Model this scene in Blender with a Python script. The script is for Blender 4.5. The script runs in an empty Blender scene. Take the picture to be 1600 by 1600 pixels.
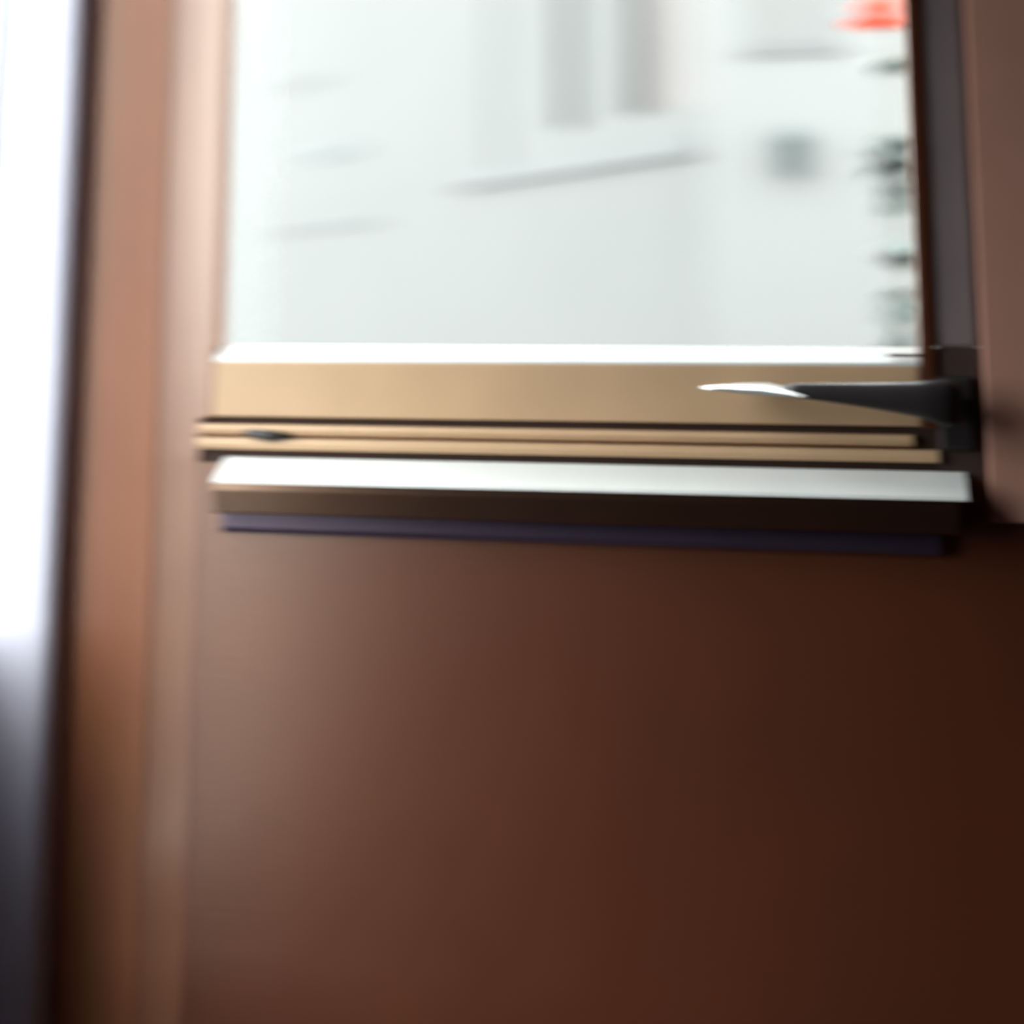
import bpy, bmesh, math, random
from mathutils import Vector, Matrix

random.seed(7)
SC = bpy.context.scene
COL = SC.collection

# ------------------------------------------------------------------ camera
# lower part of a wider frame: the lens axis points a little up, the frame is shifted down
cam_data = bpy.data.cameras.new('camera')
cam = bpy.data.objects.new('camera', cam_data)
COL.objects.link(cam)
SC.camera = cam
cam_data.sensor_width = 36.0
cam_data.lens = 54.0
cam_data.shift_y = -700.0 / 1600.0
cam_data.clip_start = 0.02
cam.location = (0.0, -2.2, 1.25)
_yaw, _pitch = math.radians(12.9), math.atan(400.0 / 2400.0)
_fw = Vector((-math.sin(_yaw) * math.cos(_pitch), math.cos(_yaw) * math.cos(_pitch), math.sin(_pitch)))
cam.rotation_euler = _fw.to_track_quat('-Z', 'Y').to_euler()
# soft, badly focused lens, focused in front of the window, wider sideways than upright
cam_data.dof.use_dof = True
cam_data.dof.focus_distance = 1.68
cam_data.dof.aperture_fstop = 2.3
cam_data.dof.aperture_ratio = 0.28

# ------------------------------------------------------------------ world: an even overcast sky
world = bpy.data.worlds.new('overcast_sky')
SC.world = world
world.use_nodes = True
_bg = world.node_tree.nodes['Background']
_bg.inputs['Color'].default_value = (0.96, 0.99, 1.0, 1)
_bg.inputs['Strength'].default_value = 11.0

# portals that guide the sky's light through the two windows (they give no light of their own)
def portal(name, loc, rot, sx, sy):
    l = bpy.data.lights.new(name, 'AREA')
    l.shape = 'RECTANGLE'; l.size = sx; l.size_y = sy
    l.cycles.is_portal = True
    o = bpy.data.objects.new(name, l)
    o.location = loc; o.rotation_euler = rot
    COL.objects.link(o)
portal('sky_portal_front', (-0.45, 0.105, 1.75), (math.radians(-90), 0, 0), 1.2, 1.32)
portal('sky_portal_left', (-1.36, -0.46, 1.30), (0, math.radians(-90), 0), 2.16, 1.0)

SC.view_settings.view_transform = 'Standard'
SC.view_settings.look = 'None'
SC.view_settings.exposure = 0.0
SC.view_settings.gamma = 1.0
SC.view_settings.use_curve_mapping = False
SC.cycles.max_bounces = 10
SC.cycles.diffuse_bounces = 5
SC.cycles.transparent_max_bounces = 16
SC.cycles.sample_clamp_indirect = 6.0
SC.cycles.caustics_reflective = False
SC.cycles.caustics_refractive = False

# ------------------------------------------------------------------ materials
def paint(name, col, rough=0.5, var=0.12, bump=0.15, scale=6.0, bscale=160.0, metal=0.0, spec=0.5, ior=1.5, tint=None):
    m = bpy.data.materials.new(name); m.use_nodes = True
    nt = m.node_tree; b = nt.nodes['Principled BSDF']
    b.inputs['Roughness'].default_value = rough
    b.inputs['Metallic'].default_value = metal
    b.inputs['Specular IOR Level'].default_value = spec
    b.inputs['IOR'].default_value = ior
    if tint: b.inputs['Specular Tint'].default_value = tint + (1,)
    tc = nt.nodes.new('ShaderNodeTexCoord')
    n1 = nt.nodes.new('ShaderNodeTexNoise'); n1.inputs['Scale'].default_value = scale
    n1.inputs['Detail'].default_value = 5.0
    nt.links.new(tc.outputs['Object'], n1.inputs['Vector'])
    r = nt.nodes.new('ShaderNodeValToRGB')
    r.color_ramp.elements[0].position = 0.3; r.color_ramp.elements[1].position = 0.7
    r.color_ramp.elements[0].color = tuple(c * (1 - var) for c in col) + (1,)
    r.color_ramp.elements[1].color = tuple(min(1, c * (1 + var)) for c in col) + (1,)
    nt.links.new(n1.outputs['Fac'], r.inputs['Fac'])
    nt.links.new(r.outputs['Color'], b.inputs['Base Color'])
    if bump > 0:
        n2 = nt.nodes.new('ShaderNodeTexNoise'); n2.inputs['Scale'].default_value = bscale
        n2.inputs['Detail'].default_value = 3.0
        nt.links.new(tc.outputs['Object'], n2.inputs['Vector'])
        bp = nt.nodes.new('ShaderNodeBump'); bp.inputs['Strength'].default_value = bump
        bp.inputs['Distance'].default_value = 0.002
        nt.links.new(n2.outputs['Fac'], bp.inputs['Height'])
        nt.links.new(bp.outputs['Normal'], b.inputs['Normal'])
    return m

def glass(name):
    m = bpy.data.materials.new(name); m.use_nodes = True
    nt = m.node_tree; nt.nodes.clear()
    out = nt.nodes.new('ShaderNodeOutputMaterial')
    tr = nt.nodes.new('ShaderNodeBsdfTransparent'); tr.inputs['Color'].default_value = (0.97, 0.985, 0.98, 1)
    gl = nt.nodes.new('ShaderNodeBsdfGlossy'); gl.inputs['Roughness'].default_value = 0.02
    lw = nt.nodes.new('ShaderNodeLayerWeight'); lw.inputs['Blend'].default_value = 0.5
    pw = nt.nodes.new('ShaderNodeMath'); pw.operation = 'POWER'; pw.inputs[1].default_value = 5.0
    ma = nt.nodes.new('ShaderNodeMath'); ma.operation = 'MULTIPLY_ADD'; ma.inputs[1].default_value = 0.6; ma.inputs[2].default_value = 0.006
    mx = nt.nodes.new('ShaderNodeMixShader')
    nt.links.new(lw.outputs['Facing'], pw.inputs[0])
    nt.links.new(pw.outputs['Value'], ma.inputs[0])
    nt.links.new(ma.outputs['Value'], mx.inputs['Fac'])
    nt.links.new(tr.outputs['BSDF'], mx.inputs[1]); nt.links.new(gl.outputs['BSDF'], mx.inputs[2])
    nt.links.new(mx.outputs['Shader'], out.inputs['Surface'])
    return m

M = {
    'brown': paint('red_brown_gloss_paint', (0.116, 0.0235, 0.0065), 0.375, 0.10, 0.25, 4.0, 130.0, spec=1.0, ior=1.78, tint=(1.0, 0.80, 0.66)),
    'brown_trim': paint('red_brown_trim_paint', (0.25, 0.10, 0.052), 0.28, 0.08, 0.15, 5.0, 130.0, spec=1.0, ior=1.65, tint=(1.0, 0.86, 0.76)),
    'corner': paint('lit_brown_pier_paint', (0.31, 0.105, 0.042), 0.42, 0.08, 0.2, 4.0, 130.0, spec=1.0, tint=(1.0, 0.88, 0.78)),  # wall brown lightened to stand for stronger light on the pier
    'pier': paint('lit_pink_brown_paint', (0.60, 0.31, 0.235), 0.5, 0.06, 0.15, 5.0, 130.0),  # lighter than the wall: light on the right strip put into colour
    'cream': paint('cream_window_paint', (0.71, 0.465, 0.275), 0.42, 0.06, 0.12, 7.0, 120.0),
    'white': paint('white_window_paint', (0.86, 0.87, 0.85), 0.45, 0.03, 0.08, 8.0, 120.0),
    'lavender': paint('pale_lavender_plaster', (0.66, 0.65, 0.74), 0.6, 0.04, 0.2, 5.0, 90.0),
    'casing_shade': paint('casing_shade_grey', (0.29, 0.23, 0.235), 0.45, 0.10, 0.15, 6.0, 120.0),  # grey darkened to stand for shade on the right casing
    'nose': paint('nose_shade_brown', (0.016, 0.005, 0.003), 0.30, 0.15, 0.1, 9.0, 120.0, spec=1.0, ior=1.9, tint=(1.0, 0.64, 0.45)),  # dark band of shade beneath the sill put into this brown
    'apron': paint('apron_shade_blue_grey', (0.040, 0.026, 0.050), 0.40, 0.08, 0.1, 9.0, 120.0, spec=1.0, tint=(1.0, 0.84, 1.0)),  # bluish shadow below the sill put into this colour
    'foot': paint('foot_shade_brown', (0.085, 0.050, 0.045), 0.5, 0.10, 0.1, 9.0, 120.0),  # near-black on the casing foot carries shade around the handle plate
    'plum': paint('panel_shade_plum', (0.17, 0.14, 0.20), 0.6, 0.05, 0.1, 6.0, 90.0),  # darkened to stand for light falling off below the pane
    'iron': paint('black_iron', (0.035, 0.030, 0.030), 0.38, 0.15, 0.1, 12.0, 200.0, 0.0),
    'steel': paint('bright_polished_steel', (0.88, 0.90, 0.90), 0.35, 0.03, 0.0, 12.0, 200.0, 0.7),
    'gap': paint('rebate_gap_shade', (0.05, 0.022, 0.014), 0.8, 0.1, 0.0),  # shadow in the gaps under the sash put into this colour
    'floor': paint('dark_floorboards', (0.04, 0.022, 0.016), 0.5, 0.2, 0.1, 3.0, 60.0),
    'room': paint('dull_brown_room_paint', (0.06, 0.035, 0.028), 0.6, 0.1, 0.1, 3.0, 90.0),
    'ceiling': paint('dull_cream_ceiling', (0.16, 0.13, 0.11), 0.8, 0.05, 0.1, 3.0, 60.0),
    'glass': glass('window_glass'),
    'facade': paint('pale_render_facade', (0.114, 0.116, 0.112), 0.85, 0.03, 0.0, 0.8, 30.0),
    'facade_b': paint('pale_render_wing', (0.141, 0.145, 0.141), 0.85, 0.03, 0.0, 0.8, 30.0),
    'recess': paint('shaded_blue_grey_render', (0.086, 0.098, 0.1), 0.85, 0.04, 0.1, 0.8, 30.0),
    'door': paint('dusty_pink_door', (0.133, 0.122, 0.118), 0.7, 0.05, 0.1, 2.0, 30.0),
    'ledge': paint('grey_stone_ledge', (0.112, 0.116, 0.115), 0.85, 0.05, 0.0, 2.0, 30.0),
    'faint': paint('pale_stone_moulding', (0.110, 0.113, 0.112), 0.85, 0.03, 0.0, 2.0, 30.0),
    'ground': paint('pale_paving', (0.075, 0.078, 0.077), 0.9, 0.06, 0.2, 1.5, 20.0),
    'lantern': paint('verdigris_lantern', (0.03,0.046,0.046), 0.5, 0.1, 0.0, 20.0),
    'leaf': paint('grey_green_leaf', (0.17,0.205,0.19), 0.55, 0.25, 0.0, 30.0),
    'flower': paint('orange_red_petal', (0.74,0.27,0.19), 0.6, 0.12, 0.0, 30.0),
    'stem': paint('olive_stem', (0.12,0.125,0.09), 0.6, 0.12, 0.0, 30.0),
}

# ------------------------------------------------------------------ helpers
def link(name, bm, mat, parent=None, smooth=False, bevel=0.0, seg=2):
    bmesh.ops.recalc_face_normals(bm, faces=bm.faces)
    me = bpy.data.meshes.new(name); bm.to_mesh(me); bm.free()
    if smooth:
        for p in me.polygons: p.use_smooth = True
    me.materials.append(M[mat])
    o = bpy.data.objects.new(name, me)
    COL.objects.link(o)
    if parent is not None: o.parent = parent
    if bevel > 0:
        b = o.modifiers.new('edge', 'BEVEL'); b.width = bevel; b.segments = seg; b.limit_method = 'ANGLE'
    return o

def tag(o, label=None, cat=None, group=None, kind=None):
    if label: o['label'] = label
    if cat: o['category'] = cat
    if group: o['group'] = group
    if kind: o['kind'] = kind
    return o

def empty(name, loc=(0, 0, 0), rz=0.0):
    o = bpy.data.objects.new(name, None)
    o.empty_display_size = 0.05
    o.location = loc; o.rotation_euler = (0, 0, rz)
    COL.objects.link(o)
    return o

def add_box(bm, x0, x1, y0, y1, z0, z1):
    v = [bm.verts.new((x, y, z)) for x in (x0, x1) for y in (y0, y1) for z in (z0, z1)]
    for f in ((0, 1, 3, 2), (4, 6, 7, 5), (0, 4, 5, 1), (2, 3, 7, 6), (0, 2, 6, 4), (1, 5, 7, 3)):
        bm.faces.new([v[i] for i in f])

def boxes(*bs):
    bm = bmesh.new()
    for b in bs: add_box(bm, *b)
    return bm

def holed(axis, a0, a1, z0, z1, d0, d1, h):
    """A slab with one rectangular opening; axis 'x' runs along X with depth in Y, 'y' the reverse."""
    ha0, ha1, hz0, hz1 = h
    bm = bmesh.new()
    def ring(d):
        return {k: bm.verts.new((p[0], d, p[1]) if axis == 'x' else (d, p[0], p[1])) for k, p in {
            'o0': (a0, z0), 'o1': (a1, z0), 'o2': (a1, z1), 'o3': (a0, z1),
            'i0': (ha0, hz0), 'i1': (ha1, hz0), 'i2': (ha1, hz1), 'i3': (ha0, hz1)}.items()}
    A, B = ring(d0), ring(d1)
    for i in range(4):
        j = (i + 1) % 4
        for R in (A, B):
            bm.faces.new((R[f'o{i}'], R[f'o{j}'], R[f'i{j}'], R[f'i{i}']))
        bm.faces.new((A[f'o{i}'], A[f'o{j}'], B[f'o{j}'], B[f'o{i}']))
        bm.faces.new((A[f'i{i}'], A[f'i{j}'], B[f'i{j}'], B[f'i{i}']))
    return bm

def prism_x(profile, x0, x1):
    """profile: list of (y, z) extruded along X"""
    bm = bmesh.new()
    a = [bm.verts.new((x0, y, z)) for y, z in profile]
    b = [bm.verts.new((x1, y, z)) for y, z in profile]
    n = len(profile)
    bm.faces.new(a); bm.faces.new(list(reversed(b)))
    for i in range(n):
        j = (i + 1) % n
        bm.faces.new((a[i], a[j], b[j], b[i]))
    return bm

def prism_y(profile, y0, y1):
    bm = bmesh.new()
    a = [bm.verts.new((x, y0, z)) for x, z in profile]
    b = [bm.verts.new((x, y1, z)) for x, z in profile]
    n = len(profile)
    bm.faces.new(a); bm.faces.new(list(reversed(b)))
    for i in range(n):
        j = (i + 1) % n
        bm.faces.new((a[i], a[j], b[j], b[i]))
    return bm

def lathe(profile, n=16, centre=(0, 0, 0)):
    bm = bmesh.new()
    rings = []
    for r, z in profile:
        rings.append([bm.verts.new((centre[0] + r * math.cos(2 * math.pi * i / n),
                                    centre[1] + r * math.sin(2 * math.pi * i / n), centre[2] + z)) for i in range(n)])
    for a, b in zip(rings, rings[1:]):
        for i in range(n):
            bm.faces.new((a[i], a[(i + 1) % n], b[(i + 1) % n], b[i]))
    bm.faces.new(list(reversed(rings[0]))); bm.faces.new(rings[-1])
    return bm

def loft(sections, n=16):
    """sections: (x, y, z, half height, half depth) ; elliptical rings lofted along X"""
    bm = bmesh.new()
    rings = []
    for x, y, z, hz, hy in sections:
        rings.append([bm.verts.new((x, y + hy * math.cos(2 * math.pi * i / n), z + hz * math.sin(2 * math.pi * i / n))) for i in range(n)])
    for a, b in zip(rings, rings[1:]):
        for i in range(n):
            bm.faces.new((a[i], a[(i + 1) % n], b[(i + 1) % n], b[i]))
    bm.faces.new(list(reversed(rings[0]))); bm.faces.new(rings[-1])
    return bm

# ------------------------------------------------------------------ the room
XL, XR, YB, H = -1.185, 2.4, -4.0, 2.7
WT = 0.16                           # depth of the little bay in the left wall
tag(link('floor', boxes((XL, XR, YB, 0.0, -0.1, 0.0)), 'floor'), 'dark floor below the brown wall', 'floor', kind='structure')
tag(link('ceiling', boxes((XL - WT, XR + .1, YB - .1, 0.1, H, H + 0.1)), 'ceiling'), 'dull cream ceiling above the window', 'ceiling', kind='structure')
tag(link('wall_front', holed('x', XL - WT, XR, 0.0, H, 0.0, 0.1, (-1.05, 0.145, 1.04, 2.42)), 'brown'),
    'red-brown glossy painted wall below and beside the wide window', 'wall', kind='structure')
tag(link('wall_left', holed('y', YB, 0.0, 0.0, H, XL, XL - 0.05, (-0.87, -0.0005, 0.002, 2.35)), 'brown'),
    'dark brown wall at the left edge, under the bright side window', 'wall', kind='structure')
tag(link('wall_right', boxes((XR, XR + 0.1, YB, 0.1, 0.0, H)), 'room'), 'dull brown wall on the far right', 'wall', kind='structure')
tag(link('wall_back', boxes((XL - WT, XR + 0.1, YB - 0.1, YB, 0.0, H)), 'room'), 'dull brown wall behind the camera', 'wall', kind='structure')
# pilaster board left of the window, running down past the sill to the floor
tag(link('trim_1', boxes((-1.052, -0.984, -0.001, 0.03, 0.0, H - 0.001)), 'brown_trim', bevel=0.0008),
    'pale glossy upright board between the corner pier and the wide window', 'trim', kind='structure')

tag(link('trim_3', boxes((-1.1835, -1.0525, -0.003, -0.0003, 0.001, H - 0.001)), 'corner', bevel=0.001),
    'corner pier, wall brown lightened to look lit, between the bright left window and the pale upright board', 'trim', kind='structure')
tag(link('trim_2', boxes((0.148, 0.46, -0.007, -0.0003, 0.985, H - 0.001)), 'pier', bevel=0.003),
    'board right of the window, its lighter pink-brown standing for light on the wall', 'trim', kind='structure')

# ------------------------------------------------------------------ window_1: the wide window
W = empty('window_1', (-0.45, 0.0, 0.94))
tag(W, 'wide window with cream bottom rail and white sill above the red-brown wall', 'window', kind='structure')
WO = Vector((-0.45, 0.0, 0.94))
def wpart(name, bm, mat, parent=None, label=None, **k):
    bmesh.ops.translate(bm, verts=bm.verts, vec=-WO)
    o = link(name, bm, mat, parent if parent is not None else W, **k)
    if label: o['label'] = label
    return o
XG0, XG1 = -0.962, 0.064            # clear glass
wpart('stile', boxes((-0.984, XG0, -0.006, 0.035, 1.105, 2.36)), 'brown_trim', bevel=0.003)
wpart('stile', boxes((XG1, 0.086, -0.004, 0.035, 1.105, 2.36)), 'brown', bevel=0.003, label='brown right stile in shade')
wpart('casing', boxes((0.086, 0.1445, 0.001, 0.035, 1.212, 2.41)), 'casing_shade', bevel=0.006, label='casing board right of the glass, shade put into its dark grey')
wpart('casing_block', boxes((0.086, 0.1445, 0.0015, 0.035, 1.0405, 1.2122)), 'foot', bevel=0.001, label='block at the foot of the right casing, shade put into its near-black')
wpart('top_rail', boxes((XG0, XG1, -0.006, 0.035, 2.28, 2.36)), 'cream', bevel=0.003)
wpart('head_casing', boxes((-0.984, 0.086, -0.0, 0.035, 2.361, 2.41)), 'cream', bevel=0.003)
wpart('pane', boxes((XG0 - 0.008, XG1 + 0.008, 0.018, 0.022, 1.18, 2.29)), 'glass')
# bottom rail, with the white bevelled bead under the glass
wpart('bottom_rail', boxes((XG0, XG1, -0.006, 0.035, 1.108, 1.188)), 'cream', bevel=0.002, label='cream painted bottom rail')
wpart('glazing_bead', prism_x([(-0.005, 1.188), (-0.0045, 1.192), (0.0165, 1.2135), (0.0165, 1.188)], XG0, XG1), 'white', label='bright white bead along the foot of the glass')
wpart('wedge', boxes((0.024, XG1, -0.0075, 0.0, 1.2005, 1.2045)), 'foot', label='small dark wedge at the right end of the bead')
# frame below the sash: rebates and two mouldings
wpart('rebate', boxes((-0.984, 0.086, 0.004, 0.04, 1.0405, 1.1078)), 'gap', label='rebate board under the sash, gap shadow put into its colour')
wpart('moulding', prism_x([(0.004, 1.080), (-0.005, 1.083), (-0.007, 1.090), (-0.004, 1.096), (0.004, 1.097)], -0.984, 0.052), 'cream', label='narrow cream moulding')
wpart('moulding', prism_x([(0.004, 1.061), (-0.007, 1.061), (-0.009, 1.068), (-0.007, 1.0765), (0.004, 1.0775)], -0.984, 0.085), 'cream', label='lower cream moulding')
# small catch at the left end of the mouldings
wpart('catch', loft([(-0.91, -0.008, 1.086, 0.002, 0.002), (-0.897, -0.010, 1.084, 0.007, 0.006), (-0.868, -0.010, 1.081, 0.008, 0.007), (-0.835, -0.009, 1.081, 0.003, 0.003)]), 'iron', smooth=True, label='small dark catch at the left end')
# sill: sloping white top, undercut nose and apron below, their shade put into dark colours
sill = wpart('sill', prism_x([(-0.0005, 1.0495), (-0.003, 1.049), (-0.046, 1.021), (-0.048, 1.0165), (-0.0005, 1.0162)], -0.940, 0.118), 'white', label='bright white sloping sill')
wpart('nose', prism_x([(-0.046, 1.0160), (-0.0465, 1.006), (-0.043, 0.975), (-0.040, 0.973), (-0.0005, 0.973), (-0.0005, 1.0160)], -0.940, 0.105), 'nose', parent=None, label='undercut nose of the sill, under-sill shade in its dark brown')
wpart('apron', prism_x([(-0.0005, 0.9725), (-0.014, 0.9725), (-0.014, 0.950), (-0.010, 0.942), (-0.0005, 0.941)], -0.940, 0.082), 'apron', label='strip under the sill, coloured as its bluish shadow')
# lever handle lying along the bottom rail
hd = wpart('handle', loft([(0.118, -0.040, 1.140, 0.026, 0.012), (0.095, -0.044, 1.141, 0.032, 0.016), (0.06, -0.046, 1.146, 0.023, 0.014), (0.0, -0.044, 1.150, 0.017, 0.010), (-0.06, -0.040, 1.1535, 0.0125, 0.007), (-0.10, -0.036, 1.1555, 0.0095, 0.005), (-0.118, -0.034, 1.156, 0.006, 0.004)]), 'iron', smooth=True, label='black lever handle')
tip = bmesh.new()
rings = []
for x, zb, zt in ((-0.226, 1.1580, 1.1595), (-0.205, 1.1550, 1.1620), (-0.175, 1.1515, 1.1640), (-0.14, 1.1490, 1.1650), (-0.112, 1.1475, 1.1590), (-0.088, 1.1465, 1.1485)):
    yf = -0.046 - 0.05 * (x + 0.226)
    yb = yf + 2.0 * (zt - zb)
    rings.append([tip.verts.new(p) for p in ((x, yf, zb), (x, (yf + yb) / 2, (zt + zb) / 2 + 0.0012), (x, yb, zt), (x, yb, zb - 0.001))])
for a, b in zip(rings, rings[1:]):
    for k in range(4): tip.faces.new((a[k], a[(k + 1) % 4], b[(k + 1) % 4], b[k]))
tip.faces.new(rings[0]); tip.faces.new(list(reversed(rings[-1])))
wpart('handle_tip', tip, 'steel', parent=hd, smooth=True, label='bright polished tip of the handle')
wpart('back_plate', prism_x([(0.0015, 1.075), (-0.008, 1.080), (-0.008, 1.172), (0.0015, 1.177)], 0.0885, 0.132), 'iron', parent=hd, bevel=0.003, label='black back plate')
wpart('spindle', boxes((0.10, 0.115, -0.036, -0.0078, 1.125, 1.150)), 'iron', parent=hd)

# ------------------------------------------------------------------ window_2: the side window at the left edge
XO = XL - WT
V = empty('window_2', (XL - 0.08, -0.16, 0.002))
tag(V, 'bright side window set in a pale lavender reveal at the left edge', 'window', kind='structure')
VO = V.location.copy()
def vpart(name, bm, mat, label=None, parent=None, off=VO, **k):
    bmesh.ops.translate(bm, verts=bm.verts, vec=-off)
    o = link(name, bm, mat, parent if parent is not None else V, **k)
    if label: o['label'] = label
    return o
# reveal next to the corner, its room edge rounded
JR = 0.027
jp = [(XO + 0.015, -0.001), (XO + 0.015, -0.040)]
for i in range(9):
    a = math.pi / 2 * i / 8
    jp.append((XL - 0.001 - JR + JR * math.sin(a), -0.040 + JR - JR * math.cos(a)))
jp.append((XL - 0.001, -0.001))
bm = bmesh.new()
lo = [bm.verts.new((x, y, 0.003)) for x, y in jp]; hi = [bm.verts.new((x, y, 2.349)) for x, y in jp]
bm.faces.new(lo); bm.faces.new(list(reversed(hi)))
for i in range(len(jp)):
    k = (i + 1) % len(jp)
    bm.faces.new((lo[i], lo[k], hi[k], hi[i]))
vpart('reveal', bm, 'lavender', label='pale lavender rounded reveal')
vpart('frame', boxes((XO, XO + 0.014, -0.052, -0.001, 0.80, 2.349), (XO, XO + 0.014, -0.32, -0.30, 0.80, 2.349),
                     (XO, XO + 0.014, -0.30, -0.052, 2.32, 2.349), (XO, XO + 0.014, -0.30, -0.052, 0.77, 0.80)), 'white', label='thin white outer frame')
vpart('pane', boxes((XO + 0.005, XO + 0.009, -0.305, -0.048, 0.795, 2.325)), 'glass')
vpart('panel', boxes((XO, XO + 0.014, -0.32, -0.001, 0.003, 0.7695)), 'plum', label='panel below the pane, shade put into its dark plum')
vpart('cheek', boxes((XO, XL - 0.001, -0.336, -0.3205, 0.003, 2.349)), 'plum', bevel=0.003, label='side cheek added out of view to hold door light off the reveal')  # unseen board placed to stop door light reaching the reveal
vpart('lid', boxes((XO, XL - 0.051, -0.336, -0.001, 2.3495, 2.365)), 'lavender')
vpart('lid', boxes((XO, XL - 0.051, -0.336, -0.001, -0.012, 0.0025)), 'lavender')
# added glazed door, out of view, to bring sky light onto the lower left wall
XD = XL - 0.045
DR = empty('added_light_door', (XD + 0.01, -0.63, 0.002))
tag(DR, 'added unseen glazed door that lights the lower left wall', 'door', kind='structure')
DO = DR.location.copy()
vpart('frame', boxes((XD, XD + 0.03, -0.36, -0.337, 0.003, 2.349), (XD, XD + 0.03, -0.869, -0.845, 0.003, 2.349),
                     (XD, XD + 0.03, -0.845, -0.36, 2.32, 2.349), (XD, XD + 0.03, -0.845, -0.36, 0.003, 0.36)), 'white', parent=DR, off=DO)
vpart('pane', boxes((XD + 0.012, XD + 0.016, -0.85, -0.355, 0.355, 2.325)), 'glass', parent=DR, off=DO)
vpart('handle', boxes((XD + 0.031, XD + 0.06, -0.355, -0.343, 1.02, 1.035), (XD + 0.045, XD + 0.06, -0.45, -0.355, 1.02, 1.035)), 'iron', parent=DR, off=DO)

# ------------------------------------------------------------------ outside
tag(link('ground', boxes((-40, 25, 0.1, 45, -0.25, -0.15), (-40, XL - WT, -30, 0.1, -0.25, -0.15)), 'ground'), 'pale paving outside the windows', 'ground', kind='structure')

# pale building across the way, its front running away to the left
T = math.radians(44)
BX = empty('building', (-1.8197, 7.6115, -0.15), -(math.pi / 2 - T))
tag(BX, 'pale overexposed building with upright recesses above a slanting ledge, seen through the wide window', 'building')
# local axes: +x to the right along the front, +y into the building
def bpart(name, bm, mat, label=None, **k):
    o = link(name, bm, mat, BX, **k)
    if label: o['label'] = label
    return o
LZ = 2.40
bpart('wall', boxes((-10.5, 1.9, 0.30, 3.0, 0.0, 6.0), (-10.5, 1.9, 0.0, 0.30, 0.0, LZ - 0.02)), 'facade')
bpart('ledge', boxes((-1.55, 1.36, -0.035, -0.001, LZ - 0.05, LZ + 0.05)), 'ledge', label='grey slanting ledge')
for x0, x1 in ((-10.5, -1.02), (-0.86, -0.20), (0.05, 0.56), (1.36, 1.9)):
    bpart('pilaster', boxes((x0, x1, 0.0, 0.2995, LZ - 0.019, 6.0)), 'facade')
for x0, x1 in ((-1.02, -0.86), (-0.20, 0.05)):
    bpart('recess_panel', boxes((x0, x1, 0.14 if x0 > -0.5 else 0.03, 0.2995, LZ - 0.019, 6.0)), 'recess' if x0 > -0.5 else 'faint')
bpart('door', boxes((0.56, 1.36, 0.16, 0.2995, LZ - 0.019, 6.0)), 'door', label='dusty pink panel')
for x0, x1 in ((-0.1999, 0.0499), (0.5601, 1.3599)):
    bpart('plinth', boxes((x0, x1, 0.001, 0.139, LZ + 0.051, LZ + 0.24)), 'facade')
bpart('string_course', boxes((-5.2, -2.9, -0.015, -0.001, 2.18, 2.25)), 'faint')
bpart('string_course', boxes((-5.0, -3.9, -0.015, -0.001, 3.50, 3.56)), 'faint')
bpart('vent', boxes((-4.25, -3.35, -0.02, -0.001, 2.80, 2.885)), 'lantern', label='small grey vent')

# nearer wing at the right
BY = empty('building', (0.9, 4.0, -0.15))
tag(BY, 'plain pale wing behind the small dark lantern, right of the pink panel', 'building')
def ypart(name, bm, mat, label=None, **k):
    o = link(name, bm, mat, BY, **k)
    if label: o['label'] = label
    return o
ypart('wall', boxes((-1.52, 2.4, 0.0, 2.0, 0.0, 4.2)), 'facade_b')
ypart('window_sill', boxes((-1.36, -0.95, -0.015, -0.001, 2.455, 2.49)), 'faint')
ypart('shutter', boxes((-1.33, -0.98, -0.01, -0.001, 2.495, 3.4)), 'facade')

L = empty('wall_lantern', (-0.268, 3.93, 1.80))
tag(L, 'small dark lantern on the pale wing outside', 'lantern')
link('body', lathe([(0.018, 0.0), (0.034, 0.03), (0.052, 0.14), (0.050, 0.145)], 6), 'lantern', L)
link('cap', lathe([(0.066, 0.145), (0.060, 0.16), (0.028, 0.195), (0.008, 0.215)], 6), 'lantern', L)
link('bracket', boxes((-0.010, 0.010, 0.02, 0.069, 0.16, 0.18)), 'lantern', L)

# tall flowering plant just outside the right side of the glass
P = empty('flowering_plant', (0.092, 2.0, -0.15))
tag(P, 'tall plant with grey-green leaves and one orange-red bloom at the right edge of the glass', 'plant')
stem = bmesh.new()
prev = None
pts = [(0.012 * math.sin(i * 0.9), 0.01 * math.cos(i * 0.7), i * 0.10) for i in range(23)]
for i, (x, y, z) in enumerate(pts):
    r = 0.009 - 0.0002 * i
    ring = [stem.verts.new((x + r * math.cos(a * math.pi / 3), y + r * math.sin(a * math.pi / 3), z)) for a in range(6)]
    if prev:
        for k in range(6): stem.faces.new((prev[k], prev[(k + 1) % 6], ring[(k + 1) % 6], ring[k]))
    prev = ring
link('stem', stem, 'stem', P, smooth=True)
def leaf_mesh():
    bm = bmesh.new()
    rows = []
    for i in range(7):
        t = i / 6.0
        w = 0.32 * math.sin(math.pi * min(1, t * 0.94 + 0.06)) ** 0.8
        z = -0.25 * t * t
        rows.append([bm.verts.new((t, s * w, z + 0.10 * abs(s) * w)) for s in (-1, 0, 1)])
    for a, b in zip(rows, rows[1:]):
        for k in range(2): bm.faces.new((a[k], a[k + 1], b[k + 1], b[k]))
    r = bmesh.ops.solidify(bm, geom=bm.faces[:], thickness=0.015)
    bmesh.ops.recalc_face_normals(bm, faces=bm.faces)
    me = bpy.data.meshes.new('leaf'); bm.to_mesh(me); bm.free()
    for p in me.polygons: p.use_smooth = True
    me.materials.append(M['leaf'])
    return me
LEAF = leaf_mesh()
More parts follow.
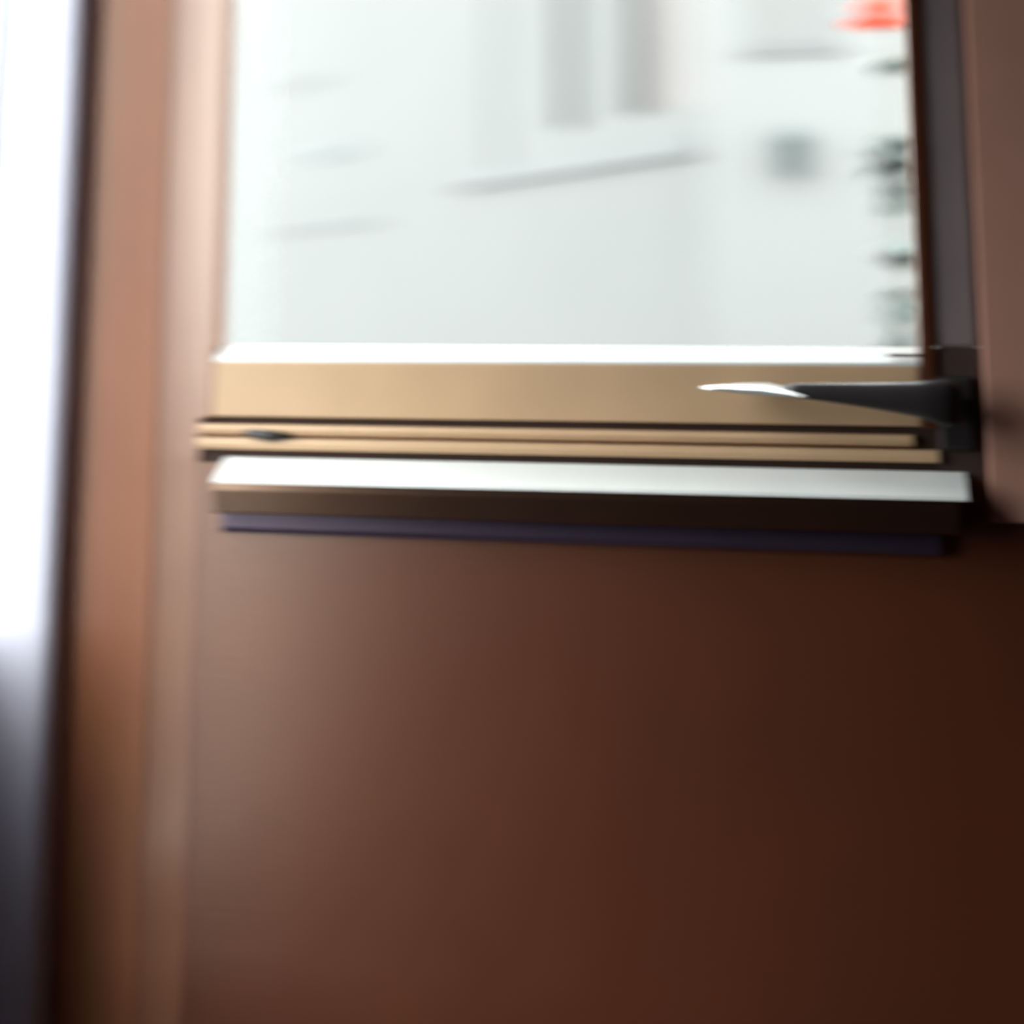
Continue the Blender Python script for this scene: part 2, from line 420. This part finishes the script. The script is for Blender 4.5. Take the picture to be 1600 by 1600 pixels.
def leaf(z, ang, size, droop):
    o = bpy.data.objects.new('leaf', LEAF); COL.objects.link(o); o.parent = P
    o.location = (0, 0, z); o.rotation_euler = (random.uniform(-.3, .3), droop, ang); o.scale = (size, size, size)
for z, n, size in ((2.10, 6, 0.10), (1.875, 8, 0.13), (1.85, 7, 0.13), (1.82, 6, 0.11), (1.73, 5, 0.09), (1.59, 6, 0.09), (1.565, 5, 0.08), (1.44, 7, 0.10), (1.42, 5, 0.09), (1.335, 7, 0.11), (1.20, 5, 0.11), (1.0, 5, 0.12), (0.7, 5, 0.13), (0.4, 5, 0.14)):
    a0 = random.uniform(0, 6.28)
    for i in range(n):
        leaf(z + random.uniform(-0.012, 0.012), a0 + i * 2 * math.pi / n + random.uniform(-.2, .2), size * random.uniform(0.85, 1.1), random.uniform(-0.1, 0.5))
for i in range(36):
    leaf(random.uniform(1.32, 1.86), random.uniform(0, 6.28), random.uniform(0.06, 0.085), random.uniform(-0.5, 0.9))
def petal_mesh():
    bm = bmesh.new()
    rows = []
    for i in range(6):
        t = i / 5.0
        w = 0.12 + 0.38 * math.sin(t * math.pi * 0.72)
        z = 0.45 * t - 0.2 * t * t
        rows.append([bm.verts.new((t, s * w, z + 0.15 * s * s)) for s in (-1, -.4, .4, 1)])
    for a, b in zip(rows, rows[1:]):
        for k in range(3): bm.faces.new((a[k], a[k + 1], b[k + 1], b[k]))
    bmesh.ops.solidify(bm, geom=bm.faces[:], thickness=0.03)
    bmesh.ops.recalc_face_normals(bm, faces=bm.faces)
    me = bpy.data.meshes.new('petal'); bm.to_mesh(me); bm.free()
    for p in me.polygons: p.use_smooth = True
    me.materials.append(M['flower'])
    return me
PET = petal_mesh()
for ring, (n, s, tilt) in enumerate(((7, 0.090, 0.15), (6, 0.08, -0.35), (5, 0.07, -0.8))):
    for i in range(n):
        o = bpy.data.objects.new('petal', PET); COL.objects.link(o); o.parent = P
        o.location = (-0.030, 0, 2.175 + 0.012 * ring); o.rotation_euler = (0, tilt, ring * 0.5 + i * 2 * math.pi / n); o.scale = (s, s, s)
